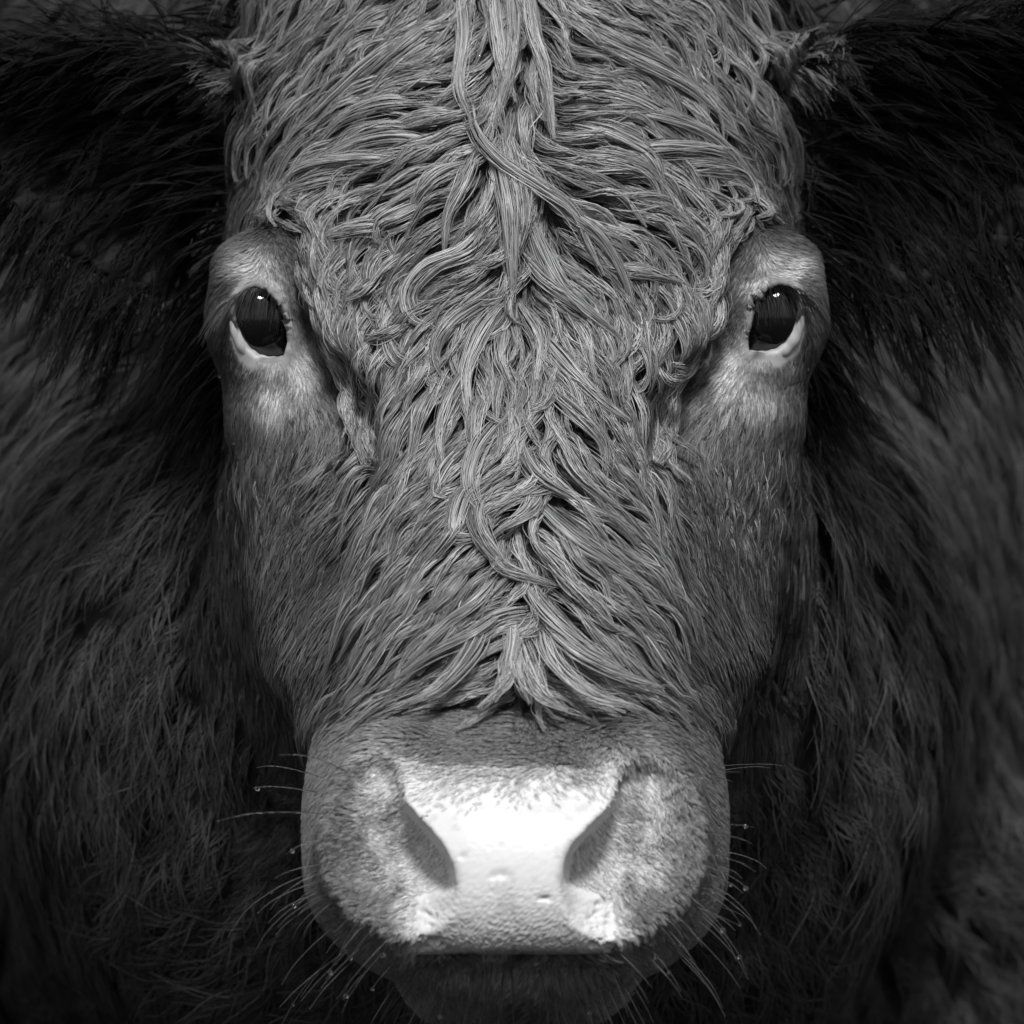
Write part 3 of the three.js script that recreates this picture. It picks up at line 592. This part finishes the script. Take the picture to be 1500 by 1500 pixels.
{
  const face = [], velvet = [], onFace = sampler((x, y, z, nz) => z > -0.2 && nz > -0.35 && !(z < -0.06 && Math.abs(x) > 0.14)), onMuzzle = sampler((x, y, z, nz) => z > 0.05 && nz > -0.3 && y < V(1040, 0.14));
  const muzzle = (px, py, z) => z > 0.06 && Math.abs(px - 752) < 312 ? sstep(1050, 1064, py - 0.0012 * Math.max(0, Math.abs(px - 752) - 120) ** 2 * 0.6 + 7 * noise3(px * 0.03, py * 0.03, 61)) : 0;
  const lidGap = (p) => { const e = p[0] < 0 ? eyes[0] : eyes[1], dx = p[0] - e.c[0], dy = p[1] - e.c[1], dz = p[2] - e.c[2]; return dx * dx + dy * dy + dz * dz > 0.0012 ? 1 : polyDist(e.poly, dx * e.r.x + dz * e.r.z, dx * e.u.x + dy * e.u.y + dz * e.u.z); };
  const eyeNear = (p) => Math.min(...eyes.map((e) => Math.hypot(p[0] - e.c[0], p[1] - e.c[1], p[2] - e.c[2])));
  const byEye = sampler((x, y, z, nz) => nz > -0.35 && Math.min(...eyes.map((e) => Math.hypot(x - e.c[0], y - e.c[1], z - e.c[2]))) < 0.05);
  for (let i = 0; i < 133000; i++) {
    const { p, n } = i < 115000 ? onFace() : byEye(), gap = lidGap(p), px = PX(p[0], p[2]), py = PY(p[1], p[2]), en = eyeNear(p);
    if (gap < 0.0022 || py > 470 && gap < 0.006 && Math.min(...lidLow.map((c) => chain(p[0], p[1], p[2], c))) < 0.0012 || muzzle(px, py - 14, p[2]) > rnd()) continue;
    const lc = longCoat(px, py); if (lc > 0.6 && rnd() < 0.85) continue;
    const [fx, fy] = flow(px, py), ep = p[2] > -0.12 ? clamp(eyePale(px, py), 0, 1) : 0, q = Math.abs(px - 752);
    const len = mix(mix(0.0165, 0.010, sstep(880, 1010, py)), 0.0038, Math.max(Math.sqrt(ep), sstep(0.075, 0.036, en))) * rr(0.75, 1.35) * (1 + 0.35 * sstep(700, 860, py)) * mix(0.35, 1, sstep(0.001, 0.012, gap)) * mix(1, 0.38, sstep(985, 1050, py - 0.00072 * Math.max(0, q - 120) ** 2) * (p[2] > -0.03 ? 1 : 0));
    face.push({ p, n, d: lay(p, n, fx, fy, 0.13, 0.2), len, tone: mix(0.056 * (1 + 0.3 * noise3(px * 0.012, py * 0.012, 71)), 0.52, ep) * (0.75 + 0.5 * sstep(-0.3, 0.4, noise3(px * 0.035, py * 0.018, 77))) * rr(0.55, 1.5) });
  }
  for (let i = 0; i < 62000; i++) {
    const { p, n } = onMuzzle(), px = PX(p[0], p[2]), py = PY(p[1], p[2]); if (muzzle(px, py + 16, p[2]) < rnd()) continue;
    const pad = inPad(px, py), pl = pale(px, py); if (pad && (py > 1192 || rnd() < sstep(1118, 1190, py + 10 * noise3(px * 0.04, py * 0.04, 91)))) continue;
    const plh = pad ? Math.max(pl, 0.6) : pl;
    const [fx, fy] = flow(px, py), low = sstep(1385, 1400, py) * sstep(175, 145, Math.abs(px - 752)) ;
    velvet.push({ p, n, d: lay(p, n, fx, fy, mix(0.32, 0.22, pl), 0.22), len: mix(0.0046, 0.0024, plh) * rr(0.7, 1.3) * (1 + 0.6 * low), tone: mix(0.15, 0.60, clamp(plh + 0.26 * gauss() * sstep(0, 0.3, plh), 0, 1)) * rr(0.7, 1.25) });
  }
  setTufts('face_fur', [0, 1, 2, 3, 4, 5].map(() => tuft(6, 0.1, 0.03, 5, 0.08, 0.14)), face, matFur);
  setTufts('muzzle_velvet', [0, 1, 2, 3].map(() => tuft(7, 0.35, 0.05, 3, 0.1, 0.15)), velvet, matFur);
  console.log('face tufts', face.length, 'velvet', velvet.length);
}
const matEarHair = new THREE.MeshPhysicalMaterial({ color: 0xffffff, vertexColors: true, roughness: 0.65, specularIntensity: 0.2, side: THREE.DoubleSide });
// ears: long black hair
{
  const T = [], Cm = []; let t = 0;
  for (let i = 0; i < tri.length; i += 3) {
    const a = tri[i] * 3, b = tri[i + 1] * 3, c = tri[i + 2] * 3; if (Math.abs(pos[a]) < (pos[a + 2] > -0.1 ? 0.145 : 0.122) || pos[a + 2] < -0.26 || pos[a + 1] < 0.05 || pos[a + 1] > 0.26 || nor[a + 2] < -0.6) continue;
    const k = cross([pos[b] - pos[a], pos[b + 1] - pos[a + 1], pos[b + 2] - pos[a + 2]], [pos[c] - pos[a], pos[c + 1] - pos[a + 1], pos[c + 2] - pos[a + 2]]); t += Math.hypot(...k) / 2; T.push(i); Cm.push(t);
  }
  for (const side of [-1, 1]) {
    const S = new Strands();
    for (let i = 0; i < 2800; i++) {
      const { p, n } = skinPoint(T, Cm); if (p[0] * side < 0) continue;
      const er = ears[side < 0 ? 0 : 1], hv = (p[0] - er.a.x) * er.h.x + (p[1] - er.a.y) * er.h.y + (p[2] - er.a.z) * er.h.z, hs = clamp(hv / 0.04, -1, 1) * (er.h.y > 0 ? 1 : -1);
      let d = unit([side * (0.7 + 0.45 * gauss()), (hs > 0 ? 0.35 : 0.9) * hs - 0.25 + 0.4 * gauss(), 0.12]); const len = rr(0.02, 0.055) * (p[1] < 0.115 ? 1.25 : 1), pts = [], nrm = [], q = p.slice(), lift = rr(0.15, 0.7);
      for (let k = 0; k < 9; k++) { pts.push(q.slice()); nrm.push(n); const f = k / 8, up = lift * (1 - f); const e = unit([d[0] + n[0] * up, d[1] + n[1] * up - 0.5 * f, d[2] + n[2] * up]); q[0] += e[0] * len / 8; q[1] += e[1] * len / 8; q[2] += e[2] * len / 8; }
      fillLock(S, { pts, nrm }, 7, 0.005, 0.002, 0.003 * rr(0.4, 2.2), 0.0005, { frizz: 0.0008, loose: 0.2 });
    }
    part('ear_hair', S.geometry(), matEarHair, cow, { kind: 'stuff' });
  }
}
// neck and body: long wavy coat
{
  const T = [], Cm = []; let t = 0;
  for (let i = 0; i < tri.length; i += 3) {
    const a = tri[i] * 3, b = tri[i + 1] * 3, c = tri[i + 2] * 3; if (pos[a + 2] > -0.12 || nor[a + 2] < -0.15 || pos[a + 1] < -0.75) continue;
    if (pos[a + 2] > -0.3 && Math.abs(pos[a]) > 0.125 && pos[a + 1] > 0.045) continue;
    const k = cross([pos[b] - pos[a], pos[b + 1] - pos[a + 1], pos[b + 2] - pos[a + 2]], [pos[c] - pos[a], pos[c + 1] - pos[a + 1], pos[c + 2] - pos[a + 2]]); t += Math.hypot(...k) / 2; T.push(i); Cm.push(t);
  }
  const list = [];
  for (let i = 0; i < 25000; i++) {
    const { p, n } = skinPoint(T, Cm), s = p[0] > -0.01 ? 1 : -1;
    const a = Math.PI / 2 + s * -0.42 + 0.75 * noise3(p[0] * 16, p[1] * 11, p[2] * 11), tone = 0.044 * (0.8 + 0.3 * noise3(p[0] * 20, p[1] * 12, p[2] * 12));
    list.push({ p, n, d: lay(p, n, Math.cos(a), Math.sin(a), 0.22, 0.25), len: rr(0.026, 0.052), tone: tone * rr(0.7, 1.3) });
  }
  setTufts('body_coat', [0, 1, 2, 3, 4, 5].map(() => tuft(20, 0.085, 0.018, 8, 0.14, 0.34)), list, new THREE.MeshPhysicalMaterial({ color: 0xffffff, vertexColors: true, roughness: 0.65, specularIntensity: 0.35, side: THREE.DoubleSide }));
}
// eyelashes, whiskers, droplets
const matLash = new THREE.MeshPhysicalMaterial({ color: new THREE.Color().setRGB(0.55, 0.55, 0.55), roughness: 0.4, side: THREE.DoubleSide });
const matWhisker = new THREE.MeshPhysicalMaterial({ color: new THREE.Color().setRGB(0.8, 0.8, 0.8), roughness: 0.35 });
const matWater = new THREE.MeshPhysicalMaterial({ color: 0xffffff, roughness: 0.02, transmission: 1, thickness: 0.001, ior: 1.33 });
const matLid = new THREE.MeshPhysicalMaterial({ color: new THREE.Color().setRGB(0.36, 0.36, 0.36), roughness: 0.5, specularIntensity: 0.6 });
const dropGeo = new THREE.SphereGeometry(1, 12, 8);
function thread(pts, r0, r1, sides = 4) {
  const c = new THREE.CatmullRomCurve3(pts.map((p) => new THREE.Vector3(...p))), n = 10, p = [], nn = [], idx = [], q = c.getPoints(n);
  for (let k = 0; k <= n; k++) {
    const t = q[Math.min(n, k + 1)].clone().sub(q[Math.max(0, k - 1)]).normalize(), s = new THREE.Vector3(-t.y, t.x, 0.01).normalize(), m = new THREE.Vector3().crossVectors(t, s), r = mix(r0, r1, k / n);
    for (let j = 0; j < sides; j++) { const a = j / sides * 6.2832, v = s.clone().multiplyScalar(Math.cos(a)).addScaledVector(m, Math.sin(a)); p.push(q[k].x + v.x * r, q[k].y + v.y * r, q[k].z + v.z * r); nn.push(v.x, v.y, v.z); if (k) { const o = k * sides + j, o2 = k * sides + (j + 1) % sides; idx.push(o - sides, o, o2 - sides, o2 - sides, o, o2); } }
  }
  const g = new THREE.BufferGeometry(); g.setAttribute('position', new THREE.Float32BufferAttribute(p, 3)); g.setAttribute('normal', new THREE.Float32BufferAttribute(nn, 3)); g.setIndex(idx); return g;
}
eyes.forEach((e, k) => {                             // moist pale rim of the lower lid
  const m = [0, 1, 2].map((i) => e.hits.reduce((a, h) => a + h[i], 0) / e.hits.length), c = new THREE.CatmullRomCurve3([8, 9, 10, 11, 12, 13, 0].map((i) => { const h = e.hits[i], o = unit3([h[0] - m[0], h[1] - m[1], 0]); return new THREE.Vector3(h[0] + o[0] * 0.0019 - e.c[0], h[1] + o[1] * 0.0019 - e.c[1], h[2] - 0.0018 - e.c[2]); })), N = 40, R = 12, p = [], idx = [], q = c.getPoints(N);
  for (let i = 0; i <= N; i++) {
    const t = q[Math.min(N, i + 1)].clone().sub(q[Math.max(0, i - 1)]).normalize(), a = new THREE.Vector3().crossVectors(t, new THREE.Vector3(0, 0, 1)).normalize(), b = new THREE.Vector3().crossVectors(a, t), r = 0.0031 * Math.pow(Math.sin(Math.PI * (0.06 + 0.9 * i / N)), 0.6) * (1 + 0.06 * Math.sin(i * 1.1));
    for (let j = 0; j < R; j++) { const w = j / R * 6.2832; p.push(q[i].x + (a.x * Math.cos(w) + b.x * Math.sin(w)) * r, q[i].y + (a.y * Math.cos(w) + b.y * Math.sin(w)) * r, q[i].z + (a.z * Math.cos(w) + b.z * Math.sin(w)) * r); if (i) { const o = i * R + j, o2 = i * R + (j + 1) % R; idx.push(o - R, o, o2 - R, o2 - R, o, o2); } }
  }
  const g = new THREE.BufferGeometry(); g.setAttribute('position', new THREE.Float32BufferAttribute(p, 3)); g.setIndex(idx); g.computeVertexNormals(); part('lower_eyelid', g, matLid, eyeMesh[k]);
});
eyes.forEach((e, k) => {
  const top = [0, 1, 2, 3, 4, 5].map((i) => e.hits[i]);
  for (let i = 0; i < 90; i++) {
    const f = Math.pow(rnd(), 0.85) * 4.99, a = top[f | 0], b = top[(f | 0) + 1], t = f % 1, p = [0, 1, 2].map((m) => mix(a[m], b[m], t) - e.c[m]), len = rr(0.011, 0.023) * (1 - f * 0.09);
    p[1] += 0.0012; const out = unit([e.s * (0.9 - 0.2 * f) + 0.25 * gauss(), -0.25 - 0.05 * f + 0.2 * gauss(), 0.55]), dn = unit([e.s * (0.5 - 0.1 * f) + 0.2 * gauss(), -1, 0.1]);
    part('eyelash', thread([p, [0, 1, 2].map((m) => p[m] + out[m] * len * 0.4), [0, 1, 2].map((m) => p[m] + out[m] * len * 0.6 + dn[m] * len * 0.35), [0, 1, 2].map((m) => p[m] + out[m] * len * 0.65 + dn[m] * len * 0.75)], rr(0.00014, 0.00026), 0.00006, 3), matLash, eyeMesh[k]);
  }
});
{
  const hit = (px, py) => { let z = 0.25; for (let it = 0; it < 80; it++) { const d = sdf(U(px, z), V(py, z), z); if (d < 0.0003) break; z -= d * 0.6; if (z < -0.2) return null; } return [U(px, z), V(py, z), z]; };
  const set = (px, py, dx, dy, len, drop) => {
    const p = hit(px, py); if (!p) return; gradAt(p[0], p[1], p[2], 0.003, G); const n = G.slice(0, 3), l = len * K, u = unit([dx, -dy, 0]), sag = rr(0.05, 0.3), w = gauss() * 0.12;
    const at = (f) => [p[0] + (u[0] * f + n[0] * 0.35 * Math.sin(f * 2) + w * f * f * u[1]) * l, p[1] + (u[1] * f + n[1] * 0.2 * Math.sin(f * 2) - sag * f * f - w * f * f * u[0]) * l, p[2] + n[2] * 0.35 * Math.sin(f * 2) * l];
    const m = part('whisker', thread([at(0), at(0.35), at(0.7), at(1)], rr(0.00013, 0.00021), 0.00007), matWhisker);
    if (drop) { const q = at(drop), r = rr(0.0005, 0.0011), d = part('droplet', dropGeo, matWater, m); d.scale.setScalar(r); d.position.set(q[0], q[1] - r * 0.6, q[2]); }
  };
  for (const s of [-1, 1]) {
    for (let i = 0; i < 17; i++) { const py = rr(1110, 1400), e = 300 - 40 * sstep(1330, 1400, py), q = e - Math.abs(gauss()) * 60; set(754 + s * q, py, s * (0.9 + 0.1 * gauss()), mix(-0.25, 0.75, (py - 1110) / 290) + 0.25 * gauss(), rr(25, 85) * (rnd() < 0.15 ? 1.7 : 1), rnd() < 0.3 ? rr(0.3, 1) : 0); }
    for (let i = 0; i < 25; i++) { const q = rr(150, 290), py = rr(1310, 1405) - (q - 150) * 0.15; set(754 + s * q, py, s * (0.75 + 0.2 * gauss()), 0.8, rr(35, 95), rnd() < 0.4 ? rr(0.3, 1) : 0); }
    for (let i = 0; i < 22; i++) { const q = rr(5, 165), py = rr(1404, 1448); set(754 + s * q, py, s * q / 240 + 0.16 * gauss(), 1, rr(45, 105), rnd() < 0.12 ? rr(0.5, 1) : 0); }
  }
}
{
  const spot = sampler((x, y, z, nz) => z > -0.1 && nz > 0.1);
  for (let i = 0; i < 90; i++) { const { p, n } = spot(), px = PX(p[0], p[2]), py = PY(p[1], p[2]), h = longCoat(px, py) > 0.5 ? 0.009 : 0.003; if (inEye(px, py, 10) || inPad(px, py)) continue; const r = rr(0.00025, 0.0006), d = part('droplet', dropGeo, matWater); d.scale.setScalar(r); d.position.set(p[0] + n[0] * h, HY + p[1] + n[1] * h, p[2] + n[2] * h); }
}
// ------------------------------------------------------------------ pasture round the animal, dark and out of focus
{
  const g = new THREE.PlaneGeometry(60, 60, 120, 120); g.rotateX(-Math.PI / 2); const p = g.attributes.position, c = new Float32Array(p.count * 3);
  for (let i = 0; i < p.count; i++) { const x = p.getX(i), z = p.getZ(i), far = Math.max(0, -z - 5); p.setY(i, -0.002 + far * 0.42 + 0.25 * Math.min(1, far) * noise3(x * 0.3, z * 0.3, 1)); const v = 0.014 * (1 + 0.5 * noise3(x * 0.9, z * 0.9, 6)); c.set([v, v, v], i * 3); }
  g.computeVertexNormals(); g.setAttribute('color', new THREE.BufferAttribute(c, 3));
  const m = new THREE.Mesh(g, new THREE.MeshStandardMaterial({ vertexColors: true, roughness: 1 })); m.name = 'ground'; m.userData = { kind: 'structure', label: 'dark sloping pasture behind the cow', category: 'ground' }; m.receiveShadow = true; scene.add(m);
}
renderer.render(scene, camera);
